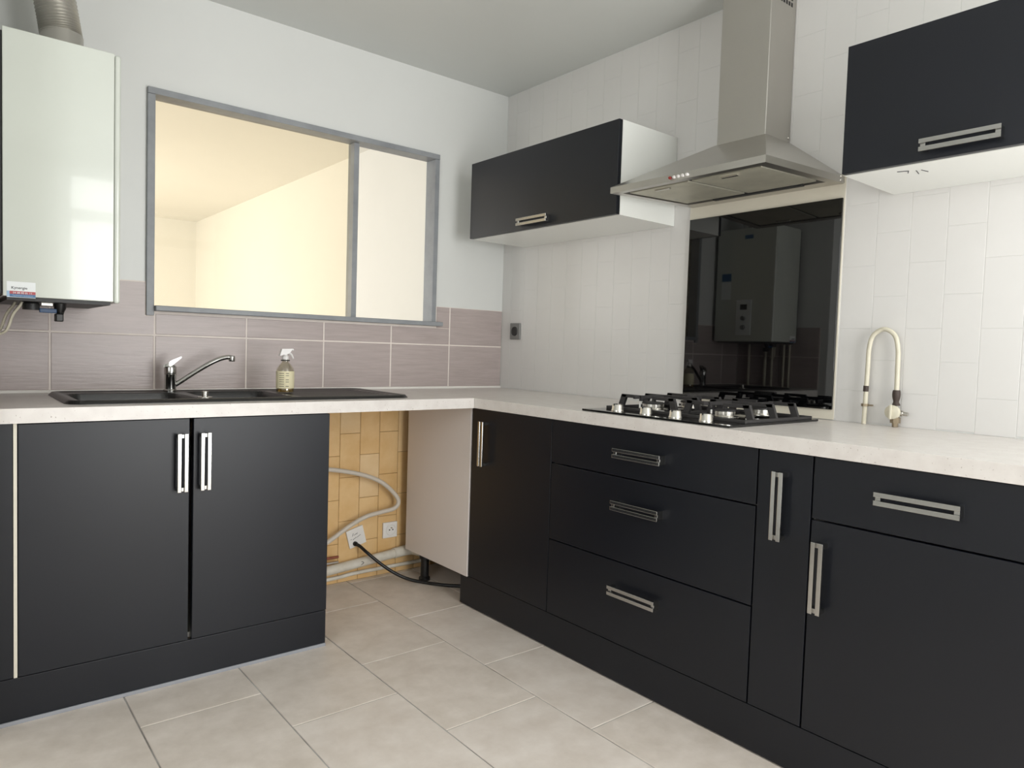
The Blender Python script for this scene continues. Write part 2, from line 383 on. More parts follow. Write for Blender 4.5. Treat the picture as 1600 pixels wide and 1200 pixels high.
# ------------------------------------------------------------------ cabinets
def handle(door, kind, fixed, face, c, length, width=0.031):
    """two flat chrome bars on two end posts. kind: 'V' on a -y face, 'v' on a -x face (upright), 'h' on a -x face (lying)"""
    m = MB(); bw = 0.0115; st = 0.030; bt = 0.007; hw = width/2
    def b(a0, a1, l0, l1, d0, d1, bev=0.0012):    # a across, l along, d out of the face
        if kind == 'V': m.box(fixed+a0, fixed+a1, face-d1, face-d0, c+l0, c+l1, bev)
        elif kind == 'v': m.box(face-d1, face-d0, fixed+a0, fixed+a1, c+l0, c+l1, bev)
        else: m.box(face-d1, face-d0, c+l0, c+l1, fixed+a0, fixed+a1, bev)
    hl = length/2
    b(-hw, -hw+bw, -hl, hl, st-bt, st); b(hw-bw, hw, -hl, hl, st-bt, st)
    for s in (-1, 1):
        l0, l1 = (hl-0.014, hl-0.002) if s > 0 else (-hl+0.002, -hl+0.014)
        b(-hw+0.002, hw-0.002, l0, l1, 0.0, st-bt+0.001)
    return m.build('handle', 'chrome', door, label='chrome double-bar handle')
G = -0.587      # front plane of the sink unit
F = -0.5825     # front plane of the hob run
PB = 0.128
u = thing('sink_cabinet', (-1.66, -0.3, 0), 'matt black two-door base cabinet under the sink', 'cabinet')
m = MB(); cy0 = G+0.026
m.box(-2.103, -2.087, cy0, -0.06, PB, 0.8235).box(-1.230, -1.214, cy0, -0.06, PB, 0.8235).box(-2.087, -1.230, cy0, -0.06, PB, PB+0.016).box(-2.087, -1.230, -0.066, -0.06, PB+0.016, 0.70)
m.build('carcass', 'white_melamine', u)
for x0, x1, hx in ((-2.1025, -1.6695, -1.695), (-1.6585, -1.2127, -1.6285)):
    d = MB().box(x0, x1, G, G+0.019, PB+0.0015, 0.8205, 0.0015).build('door', 'black_front', u)
    handle(d, 'V', hx, G, 0.688, 0.178)
MB().box(-2.148, -1.2135, G+0.002, G+0.02, 0.006, PB-0.001, 0.001).build('plinth', 'black_front', u)
MB().box(-2.148, -1.2135, G-0.003, G+0.002, 0.0, 0.011, 0.001).build('plinth_seal', 'silicone_grey', u)
u = thing('filler_panel', (-2.13, -0.55, PB), 'narrow black filler strip with cream edge left of sink cabinet', 'panel')
MB().box(-2.149, -2.1135, G+0.001, G+0.019, PB+0.0015, 0.823, 0.001).build('panel', 'black_front', u)
MB().box(-2.1125, -2.1045, G-0.001, G+0.030, PB+0.0015, 0.823).build('edge_strip', 'backing_cream', u, label='cream edge strip')

def carcass(parent, y0, y1, z0=PB, z1=0.8235, xf=F+0.026):
    m = MB()
    m.box(xf, -0.03, y0+0.0005, y0+0.0165, z0, z1).box(xf, -0.03, y1-0.0165, y1-0.0005, z0, z1)
    m.box(xf, -0.03, y0+0.0165, y1-0.0165, z0, z0+0.016).box(xf, -0.03, y0+0.0165, y1-0.0165, z1-0.016, z1)
    m.box(-0.036, -0.03, y0+0.0165, y1-0.0165, z0+0.016, z1-0.016)
    return m.build('carcass', 'white_melamine', parent)
def front(parent, name, y0, y1, z0, z1, gap=0.0018):
    return MB().box(F, F+0.019, y0+gap, y1-gap, z0+gap, z1-gap, 0.0014).build(name, 'black_front', parent)
# corner unit with a blind white front
u = thing('corner_cabinet', (-0.3, -0.57, 0), 'black single-door corner base cabinet with a blank white side panel', 'cabinet')
carcass(u, -1.0415, -0.10)
MB().box(F-0.003, F+0.014, -0.557, -0.068, PB-0.004, 0.8235, 0.001).build('blind_panel', 'white_panel', u, label='bare off-white melamine panel')
d = front(u, 'door', -1.042, -0.560, PB, 0.822); handle(d, 'v', -0.655, F, 0.686, 0.178)
for fx, fy in ((-0.545, -0.175), (-0.12, -0.175), (-0.12, -0.98)):
    MB().lathe([(0.0, 0.0), (0.026, 0.0), (0.026, 0.012), (0.019, 0.018), (0.019, 0.095), (0.026, 0.1), (0.026, 0.1275), (0, 0.1275)], (fx, fy, 0), n=16).build('leg', 'black_plastic', u, True)
u = thing('drawer_cabinet', (-0.3, -1.45, 0), 'black three-drawer base cabinet below the gas hob', 'cabinet')
carcass(u, -1.8495, -1.0425)
for z0, z1, hz in ((0.667, 0.822, 0.745), (0.3945, 0.667, 0.578), (PB, 0.3945, 0.304)):
    d = front(u, 'drawer', -1.850, -1.042, z0, z1, 0.002); handle(d, 'h', hz, F, -1.449, 0.190)
u = thing('narrow_cabinet', (-0.3, -1.93, 0), 'slim black pull-out base cabinet beside the three drawers', 'cabinet')
carcass(u, -2.0015, -1.8505)
d = front(u, 'door', -2.0025, -1.850, PB, 0.822, 0.0022); handle(d, 'v', -1.922, F, 0.682, 0.178)
u = thing('base_cabinet', (-0.3, -2.4, 0), 'wide black base cabinet with a drawer above a door at right', 'cabinet')
carcass(u, -2.79, -2.0035)
d = front(u, 'drawer', -2.80, -2.0025, 0.664, 0.822, 0.0022); handle(d, 'h', 0.747, F, -2.250, 0.178)
d = front(u, 'door', -2.80, -2.0025, PB, 0.664, 0.0022); handle(d, 'v', -2.035, F, 0.525, 0.178)
tag(MB().box(F+0.003, F+0.019, -2.80, -0.505, 0.004, PB-0.0015, 0.001).build('plinth', 'black_front'),
    'long black plinth board under the hob-side base cabinets', 'plinth')

def wall_cabinet(y0, y1, label, hy, hl, hz):
    z0, z1, xf = 1.570, 1.915, -0.3375
    u = thing('wall_cabinet', (-0.17, (y0+y1)/2, z0), label, 'cabinet')
    m = MB(); xb = xf+0.0195
    m.box(xb, -0.001, y0, y0+0.016, z0, z1).box(xb, -0.001, y1-0.016, y1, z0, z1).box(xb, -0.001, y0+0.016, y1-0.016, z0, z0+0.016)
    m.box(xb, -0.001, y0+0.016, y1-0.016, z1-0.016, z1).box(-0.007, -0.001, y0+0.016, y1-0.016, z0+0.016, z1-0.016)
    m.build('carcass', 'cabinet_side', u)
    d = MB().box(xf, xf+0.019, y0+0.001, y1-0.001, z0+0.001, z1, 0.0015).build('door', 'black_front', u)
    handle(d, 'h', hz, xf, hy, hl)
    return u
wall_cabinet(-1.0795, -0.163, 'black-fronted white wall cabinet left of the range hood', -0.628, 0.190, 1.600)
wc = wall_cabinet(-2.60, -1.9107, 'black-fronted white wall cabinet right of the range hood', -2.206, 0.178, 1.603)
# pencil scrawl on the underside
t = MB()
for (a, b) in (((-0.272, -2.03), (-0.262, -2.055)), ((-0.262, -2.055), (-0.240, -2.045)), ((-0.252, -2.07), (-0.215, -2.062)), ((-0.25, -2.082), (-0.222, -2.088))):
    t.tube([(a[0], a[1], 1.5697), (b[0], b[1], 1.5697)], 0.0013, 6, 0)
t.build('pencil_mark', 'ink', wc)

# ------------------------------------------------------------------ range hood
hy0, hy1, hx = -1.757, -1.168, -0.466
ky0, ky1, kx, kz = -1.558, -1.371, -0.1542, 1.795
zf, zb_, lip = 1.609, 1.629, 0.021
u = thing('range_hood', (-0.2, -1.46, 1.61), 'stainless steel pyramid range hood with chimney above the hob', 'hood')
t = MB()   # pyramid canopy
t.hexa([(hx, hy0, zf+lip), (-0.002, hy0, zb_+lip), (-0.002, hy1, zb_+lip), (hx, hy1, zf+lip), (kx-0.004, ky0-0.004, kz), (-0.002, ky0-0.004, kz), (-0.002, ky1+0.004, kz), (kx-0.004, ky1+0.004, kz)])
t.build('canopy', 'steel', u)
def zr(x): return zf+(zb_-zf)*(x-hx)/(-0.002-hx)
t = MB()   # lip: four sloping strips
def strip(x0, x1, y0, y1):
    t.hexa([(x0, y0, zr(x0)), (x1, y0, zr(x1)), (x1, y1, zr(x1)), (x0, y1, zr(x0)), (x0, y0, zr(x0)+lip), (x1, y0, zr(x1)+lip), (x1, y1, zr(x1)+lip), (x0, y1, zr(x0)+lip)])
strip(hx, hx+0.03, hy0, hy1); strip(-0.07, -0.002, hy0, hy1); strip(hx+0.03, -0.07, hy0, hy0+0.03); strip(hx+0.03, -0.07, hy1-0.03, hy1)
t.build('rim', 'steel', u)
t = MB(); o = 0.006
t.hexa([(hx+0.03, hy0+0.03, zr(hx)+o), (-0.07, hy0+0.03, zr(-0.07)+o), (-0.07, hy1-0.03, zr(-0.07)+o), (hx+0.03, hy1-0.03, zr(hx)+o)] +
       [(hx+0.03, hy0+0.03, zr(hx)+o+0.005), (-0.07, hy0+0.03, zr(-0.07)+o+0.005), (-0.07, hy1-0.03, zr(-0.07)+o+0.005), (hx+0.03, hy1-0.03, zr(hx)+o+0.005)])
t.build('underside', 'dark_recess', u)
for y0, y1 in ((hy0+0.045, -1.470), (-1.455, hy1-0.045)):
    t = MB(); x0, x1 = hx+0.05, -0.10
    t.hexa([(x0, y0, zr(x0)+0.001), (x1, y0, zr(x1)+0.001), (x1, y1, zr(x1)+0.001), (x0, y1, zr(x0)+0.001), (x0, y0, zr(x0)+0.006), (x1, y0, zr(x1)+0.006), (x1, y1, zr(x1)+0.006), (x0, y1, zr(x0)+0.006)])
    f = t.build('grease_filter', 'steel_filter', u)
    yc = (y0+y1)/2
    MB().box(x0+0.02, x0+0.032, yc-0.03, yc+0.03, zr(x0)-0.003, zr(x0)+0.003, 0.001).build('latch', 'satin_metal', f)
MB().box(-0.092, -0.075, -1.66, -1.32, zr(-0.09)-0.003, zr(-0.07)+0.003, 0.001).build('lamp_slot', 'dark_plastic', u)
ch = MB().box(kx, -0.002, ky0, ky1, kz-0.004, H-0.002, 0.002).build('chimney', 'steel', u)
t = MB()
for i in range(6):
    for k in range(3):
        x = -0.115+i*0.016; z = 2.243+k*0.020
        t.box(x, x+0.009, ky0-0.0007, ky0+0.002, z, z+0.013)
t.build('vent_slots', 'black_plastic', ch)
for i in range(5):
    y = -1.425-0.0165*i
    MB().lathe([(0, 0), (0.0048, 0), (0.0048, 0.006), (0.004, 0.0072), (0, 0.0072)], (hx+0.001, y, zf+lip*0.5), (-1, 0, 0), 14).build('button', 'button_red' if i == 0 else 'trigger_plastic', u, True)
for (x, y, z) in ((-0.03, hy0, zb_+0.006), (-0.03, hy0, zb_+0.018), (-0.012, ky0, 1.812)):
    MB().lathe([(0, 0), (0.005, 0), (0.004, 0.003), (0, 0.004)], (x, y+0.0005, z), (0, -1, 0), 10).build('screw', 'satin_metal', u, True)

# splashback
tag(MB().box(-0.004, 0.0, -1.7605, -1.158, 0.866, 1.66, 0.0).build('backing_board', 'backing_cream'), 'cream backing panel behind the black glass splashback', 'panel')
tag(MB().box(-0.011, -0.0045, -1.757, -1.163, 0.899, 1.5826, 0.0008).build('glass_splashback', 'black_glass'), 'glossy black glass splashback on wall behind the hob', 'splashback')

# ------------------------------------------------------------------ gas hob
HX0, HX1, HY0, HY1, HZ = -0.584, -0.092, -1.757, -1.186, 0.871
u = thing('gas_hob', (-0.33, -1.477, WT), 'black four-burner gas hob with cast iron pan supports and silver knobs', 'hob')
MB().box(HX0, HX1, HY0, HY1, WT+0.0005, HZ, 0.002).build('glass_plate', 'hob_glass', u)
for y in (-1.300, -1.420, -1.535, -1.645):
    k = MB().lathe([(0, 0), (0.021, 0), (0.021, 0.003), (0.0195, 0.005), (0.0185, 0.020), (0.0165, 0.0225), (0, 0.0225)], (-0.532, y, HZ), n=24).build('knob', 'satin_metal', u, True)
    MB().box(-0.5505, -0.534, y-0.003, y+0.003, HZ+0.006, HZ+0.0245, 0.001).build('grip_mark', 'dark_plastic', k)
for (x, y, r) in ((-0.395, -1.335, 0.036), (-0.395, -1.615, 0.031), (-0.195, -1.335, 0.031), (-0.195, -1.615, 0.036)):
    b = MB().lathe([(0, 0), (r*1.35, 0), (r*1.35, 0.003), (r, 0.006), (r, 0.018), (r*0.9, 0.019), (0, 0.019)], (x, y, HZ+0.005), n=28).build('burner', 'satin_metal', u, True)
    MB().lathe([(0, 0), (r*1.04, 0), (r*1.04, 0.004), (r*0.9, 0.006), (0, 0.0065)], (x, y, HZ+0.0242), n=28).build('burner_cap', 'cast_iron', b, True)
    MB().tube([(x-0.03, y+r*0.9, HZ+0.005), (x-0.03, y+r*0.9, HZ+0.026)], 0.003, 8, 0).build('igniter', 'socket_white', b)
for y0, y1 in ((-1.742, -1.476), (-1.468, -1.202)):
    t = MB(); x0, x1 = -0.482, -0.105; zt = 0.921
    t.box(x0, x0+0.012, y0, y1, HZ, HZ+0.009, 0.001).box(x1-0.012, x1, y0, y1, HZ, HZ+0.009, 0.001)
    t.box(x0+0.012, x1-0.012, y0, y0+0.012, HZ, HZ+0.009, 0.001).box(x0+0.012, x1-0.012, y1-0.012, y1, HZ, HZ+0.009, 0.001)
    for x in (-0.425, -0.300, -0.175):
        w_ = 0.0055; g = 0.022; s = 0.016
        # sloping leg, top bar, sloping leg: one bridge across the grate
        for (ya, yb) in ((y0+0.006, 1), (y1-0.006, -1)):
            t.hexa([(x-w_, ya, HZ+0.005), (x+w_, ya, HZ+0.005), (x+w_, ya+yb*g, HZ+0.005), (x-w_, ya+yb*g, HZ+0.005), (x-w_, ya+yb*s, zt), (x+w_, ya+yb*s, zt), (x+w_, ya+yb*(s+g), zt-0.002), (x-w_, ya+yb*(s+g), zt-0.002)])
        yl, yh = y0+0.006+s, y1-0.006-s
        ym = (y0+y1)/2
        if x == -0.300: t.box(x-w_, x+w_, yl, yh, zt-0.011, zt, 0.001)
        else:
            t.box(x-w_, x+w_, yl, ym-0.022, zt-0.011, zt, 0.001).box(x-w_, x+w_, ym+0.022, yh, zt-0.011, zt, 0.001)
            for e, sg in ((ym-0.022, -1), (ym+0.022, 1)):
                t.box(x-w_, x+w_, min(e, e+sg*0.01), max(e, e+sg*0.01), zt-0.019, zt-0.011, 0.0005)
    t.box(-0.452, -0.300, (y0+y1)/2-0.0055+0.035, (y0+y1)/2+0.0055+0.035, zt-0.012, zt-0.001, 0.001)
    t.box(-0.300, -0.130, (y0+y1)/2-0.0055-0.035, (y0+y1)/2+0.0055-0.035, zt-0.012, zt-0.001, 0.001)
    t.build('pan_support', 'cast_iron', u)

# ------------------------------------------------------------------ sink
def smooth(a, b, x):
    x = max(0.0, min(1.0, (x-a)/(b-a))); return x*x*(3-2*x)
def rrect(x, y, x0, x1, y0, y1, r):         # signed distance, negative inside
    qx = abs(x-(x0+x1)/2)-(x1-x0)/2+r; qy = abs(y-(y0+y1)/2)-(y1-y0)/2+r
    return math.hypot(max(qx, 0), max(qy, 0))+min(max(qx, qy), 0)-r
u = thing('sink', (-1.41, -0.3, WT), 'black composite double-bowl sink with ridged drainer let into the worktop', 'sink')
bm = bmesh.new(); nx, ny = 200, 84; rc = 0.05; V = []
for j in range(ny+1):
    row = []
    for i in range(nx+1):
        x = SX0+(SX1-SX0)*i/nx; y = SY0+(SY1-SY0)*j/ny
        d = rrect(x, y, SX0, SX1, SY0, SY1, rc)
        if d > 0:                                    # pull corner points on to the rounded corner
            cx_ = min(max(x, SX0+rc), SX1-rc); cy_ = min(max(y, SY0+rc), SY1-rc)
            v = Vector((x-cx_, y-cy_)); v.normalize(); x, y = cx_+v.x*rc, cy_+v.y*rc; d = 0
        z = 0.8655+0.0095*smooth(0.0, -0.010, d) if d > -0.010 else 0.875
        z -= 0.004*smooth(-0.022, -0.034, d)
        zz = z
        a = rrect(x, y, -1.945, -1.610, SY0+0.040, SY1-0.090, 0.05)
        b = rrect(x, y, -1.575, -1.290, SY0+0.040, SY1-0.060, 0.05)
        zz -= 0.150*smooth(0.0, -0.035, a)+0.140*smooth(0.0, -0.035, b)
        c = rrect(x, y, -1.265, SX1-0.045, SY0+0.045, SY1-0.045, 0.04)
        if c < 0:
            rid = 0.5+0.5*math.sin((y-SY0)*2*math.pi/0.036)
            zz -= smooth(0, -0.015, c)*(0.005-0.004*rid)
        row.append(bm.verts.new((x, y, zz)))
    V.append(row)
for j in range(ny):
    for i in range(nx):
        q = [V[j][i], V[j][i+1], V[j+1][i+1], V[j+1][i]]
        if len({tuple(round(c, 6) for c in v.co) for v in q}) == 4: bm.faces.new(q)
ring = [e for e in bm.edges if e.is_boundary]
ex = bmesh.ops.extrude_edge_only(bm, edges=ring)
for v in ex['geom']:
    if isinstance(v, bmesh.types.BMVert): v.co.z = WT
t = MB(); t.bm.free(); t.bm = bm
t.build('basin', 'sink_black', u, True)
MB().lathe([(0, 0), (0.024, 0), (0.024, 0.002), (0.010, 0.004), (0.010, 0.020), (0.0085, 0.0215), (0, 0.0215)], (-1.5790, -0.42, 0.871), n=20).build('waste_knob', 'satin_metal', u, True)
for x, y in ((-1.775, -0.30), (-1.43, -0.30)):
    MB().lathe([(0, 0), (0.045, 0), (0.045, 0.003), (0.03, 0.0015), (0, 0.001)], (x, y, 0.7225 if x < -1.6 else 0.7325), n=24).build('drain', 'satin_metal', u, True)

# mixer tap
fx, fy = -1.611, -0.105
u = thing('mixer_tap', (fx, fy, 0.874), 'chrome single-lever mixer tap with long spout behind the sink', 'tap')
MB().lathe([(0, 0), (0.0235, 0), (0.0235, 0.004), (0.0200, 0.007), (0.0195, 0.058), (0.0210, 0.060), (0.0210, 0.0615), (0.0195, 0.063)], (fx, fy, 0.8725), n=28).build('body', 'chrome', u, True)
lv = MB().lathe([(0.0, 0), (0.0205, 0), (0.0210, 0.004), (0.0205, 0.022), (0.0190, 0.027), (0.0150, 0.031), (0, 0.032)], (fx, fy, 0.936), n=28).build('cartridge_cap', 'chrome', u, True)
t = MB(); P0 = Vector((fx-0.021, fy+0.002, 0.966)); P1 = Vector((fx+0.006, fy-0.004, 0.985)); P2 = Vector((fx+0.036, fy-0.010, 0.999))
for a, b, wa, wb_, ha, hb in ((P0, P1, 0.014, 0.0185, 0.008, 0.019), (P1, P2, 0.0185, 0.012, 0.019, 0.004)):
    n = Vector((0.3, 1, 0)).normalized()
    t.hexa([a-n*wa-Vector((0, 0, ha)), b-n*wb_-Vector((0, 0, hb)), b+n*wb_-Vector((0, 0, hb)), a+n*wa-Vector((0, 0, ha)), a-n*wa, b-n*wb_, b+n*wb_, a+n*wa])
bmesh.ops.remove_doubles(t.bm, verts=t.bm.verts, dist=1e-5)
t.build('lever', 'chrome', u, True)
t = MB(); sp = [(fx+0.010, fy-0.002, 0.892), (fx+0.03, fy-0.006, 0.905), (fx+0.075, fy-0.014, 0.938), (fx+0.125, fy-0.024, 0.972), (fx+0.160, fy-0.030, 0.991), (fx+0.186, fy-0.035, 0.999), (fx+0.202, fy-0.038, 0.999)]
t.tube(sp, 0.0088, 14, 6); t.build('spout', 'chrome', u, True)
MB().lathe([(0, 0), (0.0105, 0), (0.0115, 0.004), (0.0115, 0.019), (0.009, 0.022), (0, 0.022)], (fx+0.205, fy-0.039, 0.984), n=18).build('aerator', 'chrome', u, True)

# spray bottle
bx, by, bz = -1.247, -0.265, 0.8712
u = thing('spray_bottle', (bx, by, bz), 'clear trigger spray bottle with cream paper label on the drainer', 'bottle')
MB().lathe([(0, 0), (0.029, 0), (0.0325, 0.004), (0.0325, 0.084), (0.030, 0.094), (0.020, 0.108), (0.0125, 0.117), (0.0125, 0.128), (0.0105, 0.128), (0.0105, 0.117), (0.018, 0.107), (0.0305, 0.084), (0.0305, 0.005), (0.0, 0.0025)], (bx, by, bz), n=32).build('bottle_body', 'bottle_glass', u, True)
MB().lathe([(0, 0.003), (0.0295, 0.0055), (0.0295, 0.060), (0, 0.060)], (bx, by, bz), n=28).build('liquid', 'amber_liquid', u, True)
t = MB(); bm = t.bm; n = 30; R = 0.0331; rows = []
for z in (0.018, 0.083):
    rows.append([bm.verts.new((bx+R*math.cos(a), by+R*math.sin(a), bz+z)) for a in [math.radians(-215+250*i/n) for i in range(n+1)]])
for i in range(n): bm.faces.new((rows[0][i], rows[0][i+1], rows[1][i+1], rows[1][i]))
lb = t.build('paper_label', 'paper_label', u, True)
t = MB()
for k in range(7):
    z = bz+0.074-0.008*k
    for a0, a1 in ((-150, -118), (-108, -88)):
        if k in (2, 5) and a0 == -108: continue
        vs = []
        for zz in (z, z+0.0018):
            vs.append([t.bm.verts.new((bx+(R+0.0003)*math.cos(math.radians(a0+(a1-a0)*i/6)), by+(R+0.0003)*math.sin(math.radians(a0+(a1-a0)*i/6)), zz)) for i in range(7)])
        for i in range(6): t.bm.faces.new((vs[0][i], vs[0][i+1], vs[1][i+1], vs[1][i]))
t.build('label_print', 'ink', lb)
MB().lathe([(0.0126, 0), (0.0165, 0), (0.0165, 0.004), (0.0126, 0.004)], (bx, by, bz+0.121), n=20).build('neck_ring', 'dark_plastic', u, True)
t = MB(); t.lathe([(0, 0), (0.0125, 0), (0.0125, 0.012), (0.008, 0.016), (0.008, 0.026), (0, 0.026)], (bx, by, bz+0.126), n=18)
t.hexa([(bx-0.024, by-0.008, bz+0.140), (bx+0.012, by-0.010, bz+0.150), (bx+0.012, by+0.008, bz+0.150), (bx-0.024, by+0.008, bz+0.140), (bx-0.016, by-0.008, bz+0.166), (bx+0.026, by-0.010, bz+0.168), (bx+0.026, by+0.006, bz+0.168), (bx-0.016, by+0.008, bz+0.166)])
hd = t.build('spray_head', 'trigger_plastic', u)
MB().tube([(bx+0.010, by-0.001, bz+0.154), (bx+0.022, by-0.003, bz+0.145), (bx+0.029, by-0.004, bz+0.130)], lambda s: 0.005-0.002*s, 8, 4).build('trigger', 'trigger_plastic', hd, True)
MB().lathe([(0, 0), (0.004, 0), (0.004, 0.006), (0, 0.006)], (bx+0.0245, by-0.002, bz+0.163), (1, -0.1, 0), 10).build('nozzle', 'trigger_plastic', hd)

# ------------------------------------------------------------------ boiler
BX0, BX1, BY0, BY1, BZ0, BZ1 = -2.126, -1.836, -0.450, -0.020, 1.163, 1.902
u = thing('boiler', (-1.98, -0.235, BZ0), 'white wall-hung gas boiler with service sticker left of the hatch', 'boiler')
MB().box(BX0, -1.8535, BY0+0.001, BY1, BZ0+0.004, BZ1, 0.002).build('casing', 'boiler_white', u)
fc = MB().box(-1.8525, BX1, BY0, BY1, BZ0, BZ1-0.002, 0.007, 4).build('front_cover', 'boiler_white', u)
MB().box(-2.152, BX0, BY0+0.012, BY1-0.01, BZ0+0.01, BZ1-0.01).build('back_plate', 'dark_plastic', u)
MB().box(BX0+0.01, -1.86, BY0+0.012, BY1-0.01, BZ0-0.006, BZ0+0.004).build('bottom_plate', 'dark_plastic', u)
# service sticker, on the side facing the camera
yS = BY0+0.001
st = MB().box(-2.117, -2.050, yS-0.0004, yS, 1.164, 1.208).build('service_sticker', 'sticker_white', u)
MB().box(-2.117, -2.1105, yS-0.0008, yS-0.0004, 1.1655, 1.1815).build('pale_block', 'sticker_pale', st)
MB().box(-2.1105, -2.050, yS-0.0008, yS-0.0004, 1.1735, 1.1815).build('red_block', 'sticker_red', st)
MB().box(-2.1105, -2.050, yS-0.0008, yS-0.0004, 1.1650, 1.1735).build('blue_block', 'sticker_blue', st)
text_mesh('sticker_brand', 'Kynergie', 0.0105, 'ink', (-2.088, yS-0.0010, 1.1905), (1, 0, 0), (0, 0, 1), st)
text_mesh('sticker_phone', '04 88 80 81 11', 0.0074, 'sticker_white', (-2.0803, yS-0.0012, 1.1768), (1, 0, 0), (0, 0, 1), st)
text_mesh('sticker_line', 'Technicien assistance', 0.0056, 'sticker_pale', (-2.0803, yS-0.0012, 1.1693), (1, 0, 0), (0, 0, 1), st)
# front: logo, notice, control panel (seen mirrored in the splashback)
MB().box(BX1, BX1+0.001, -0.285, -0.225, 1.828, 1.853, 0).build('logo_plate', 'sticker_blue', fc)
MB().box(BX1, BX1+0.001, -0.135, -0.065, 1.560, 1.610, 0).build('notice', 'sticker_blue', fc)
MB().box(BX1, BX1+0.001, -0.135, -0.065, 1.440, 1.555, 0).build('notice', 'sticker_white', fc)
cp = MB().box(BX1, BX1+0.006, -0.295, -0.185, 1.205, 1.435, 0.002).build('control_panel', 'sticker_white', fc)
MB().box(BX1+0.006, BX1+0.0075, -0.265, -0.215, 1.370, 1.405).build('display', 'dark_plastic', cp)
for z in (1.315, 1.255):
    MB().lathe([(0, 0), (0.016, 0), (0.014, 0.012), (0, 0.012)], (BX1+0.006, -0.24, z), (1, 0, 0), 18).build('dial', 'socket_grey', cp, True)
# connections below
MB().lathe([(0, 0), (0.022, 0.0), (0.022, 0.018), (0.017, 0.022), (0, 0.022)], (-2.05, -0.33, BZ0-0.028), n=18).build('connector', 'dark_plastic', u, True)
MB().box(-2.028, -1.998, -0.36, -0.345, BZ0-0.015, BZ0-0.006, 0.001).build('bracket', 'satin_metal', u)
v = MB().lathe([(0, 0), (0.009, 0), (0.012, 0.012), (0.016, 0.02), (0.018, 0.034), (0, 0.034)], (-1.977, -0.33, BZ0-0.040), n=16).build('valve', 'black_plastic', u, True)
MB().box(-1.990, -1.970, -0.352, -0.308, BZ0-0.060, BZ0-0.036, 0.003).build('valve_spout', 'black_plastic', u)
MB().box(-2.030, -1.986, -0.340, -0.325, BZ0-0.035, BZ0-0.022, 0.002).build('valve_handle', 'blue_plastic', v, label='blue tap handle')

# pipes and cables under the boiler
for i, (dy, m_, r_) in enumerate(((-0.40, 'cream_pipe', 0.007), (-0.36, 'cream_pipe', 0.008), (-0.275, 'cream_pipe', 0.008), (-0.225, 'cream_pipe', 0.010), (-0.10, 'cream_pipe', 0.009))):
    lab = ('thinnest cream boiler pipe on the left wall, mirrored in the splashback', 'second cream boiler pipe from the front of the left wall', 'middle cream boiler pipe on the left wall',
           'thickest cream boiler pipe on the left wall', 'cream boiler pipe nearest the hatch wall, below the boiler')[i]
    tag(MB().tube([(-2.1405, dy, 0.866), (-2.1405, dy, 1.1), (-2.1405, dy, 1.152)], r_, 12, 3).build('boiler_pipe', m_, None, True), lab, 'pipe', 'pipes under the boiler')
for i, (dx, lab) in enumerate(((0.0, 'cream cable hanging below the boiler, outer loop'), (0.014, 'cream cable hanging below the boiler, inner loop'))):
    tag(MB().tube([(-2.072-dx, -0.33+0.03*i, BZ0-0.007), (-2.078-dx, -0.33+0.03*i, BZ0-0.018), (-2.094-dx, -0.32+0.03*i, BZ0-0.045), (-2.106-dx, -0.31+0.03*i, BZ0-0.085), (-2.118-dx, -0.30+0.03*i, BZ0-0.10), (-2.140, -0.29+0.03*i, BZ0-0.105)], 0.0042, 10, 6).build('cable', 'cream_pipe', None, True), lab, 'cable', 'cables under the boiler')

# flue duct
u = thing('flue_duct', (-1.965, -0.235, BZ1), 'ribbed aluminium flue hose rising from the top of the boiler', 'duct')
MB().lathe([(0.060, 0), (0.060, 0.004), (0.0585, 0.006), (0.0585, 0.090), (0.056, 0.094), (0.05, 0.094)], (-1.962, -0.235, BZ1), n=36).build('collar', 'aluminium_hose', u, True)
t = MB()
t.tube([(-1.963, -0.235, BZ1+0.085), (-1.970, -0.235, BZ1+0.13), (-1.984, -0.235, BZ1+0.21), (-2.002, -0.232, BZ1+0.31), (-2.02, -0.23, BZ1+0.4455)],
       lambda s: 0.0555+0.0028*math.cos(s*2*math.pi*30), 32, 60)
t.build('hose', 'aluminium_hose', u, True)

# ------------------------------------------------------------------ gas pipe and its valve
u = thing('gas_pipe', (-0.024, -1.915, WT), 'cream bent gas pipe with shut-off valve on the white tiles', 'pipe')
px = -0.024
MB().tube([(px, -1.868, WT+0.0005), (px, -1.869, 0.93), (px, -1.871, 1.04), (px, -1.872, 1.100), (px, -1.882, 1.140), (px, -1.913, 1.160), (px, -1.945, 1.142), (px, -1.957, 1.100), (px, -1.959, 1.04), (px, -1.960, 0.968)], 0.0068, 14, 8).build('bent_pipe', 'cream_pipe', u, True)
MB().tube([(px, -1.8687, 0.966), (px, -1.869, 0.984)], 0.0078, 14, 0).build('tape', 'brown_tape', u, True)
MB().tube([(px, -1.960, 0.976), (px, -1.960, 0.950), (px, -1.960, 0.936), (px, -1.961, 0.928)], lambda s: 0.0098+0.002*math.sin(s*9), 14, 4).build('coupling', 'brown_tape', u, True)
c = MB().lathe([(0.0065, -0.004), (0.0105, -0.004), (0.0105, 0.004), (0.0065, 0.004)], (px, -1.868, 0.924), n=16)
c.box(-0.02, 0.0, -1.8705, -1.8655, 0.921, 0.927).box(px-0.004, px+0.004, -1.893, -1.858, 0.9215, 0.9265, 0.001)
c.build('pipe_clip', 'brass', u)
v = MB().lathe([(0, 0), (0.0215, 0), (0.0225, 0.004), (0.0205, 0.012), (0.012, 0.016), (0, 0.016)], (px-0.004, -1.955, 0.909), (-1, 0, 0), 22).build('valve', 'cream_pipe', u, True)
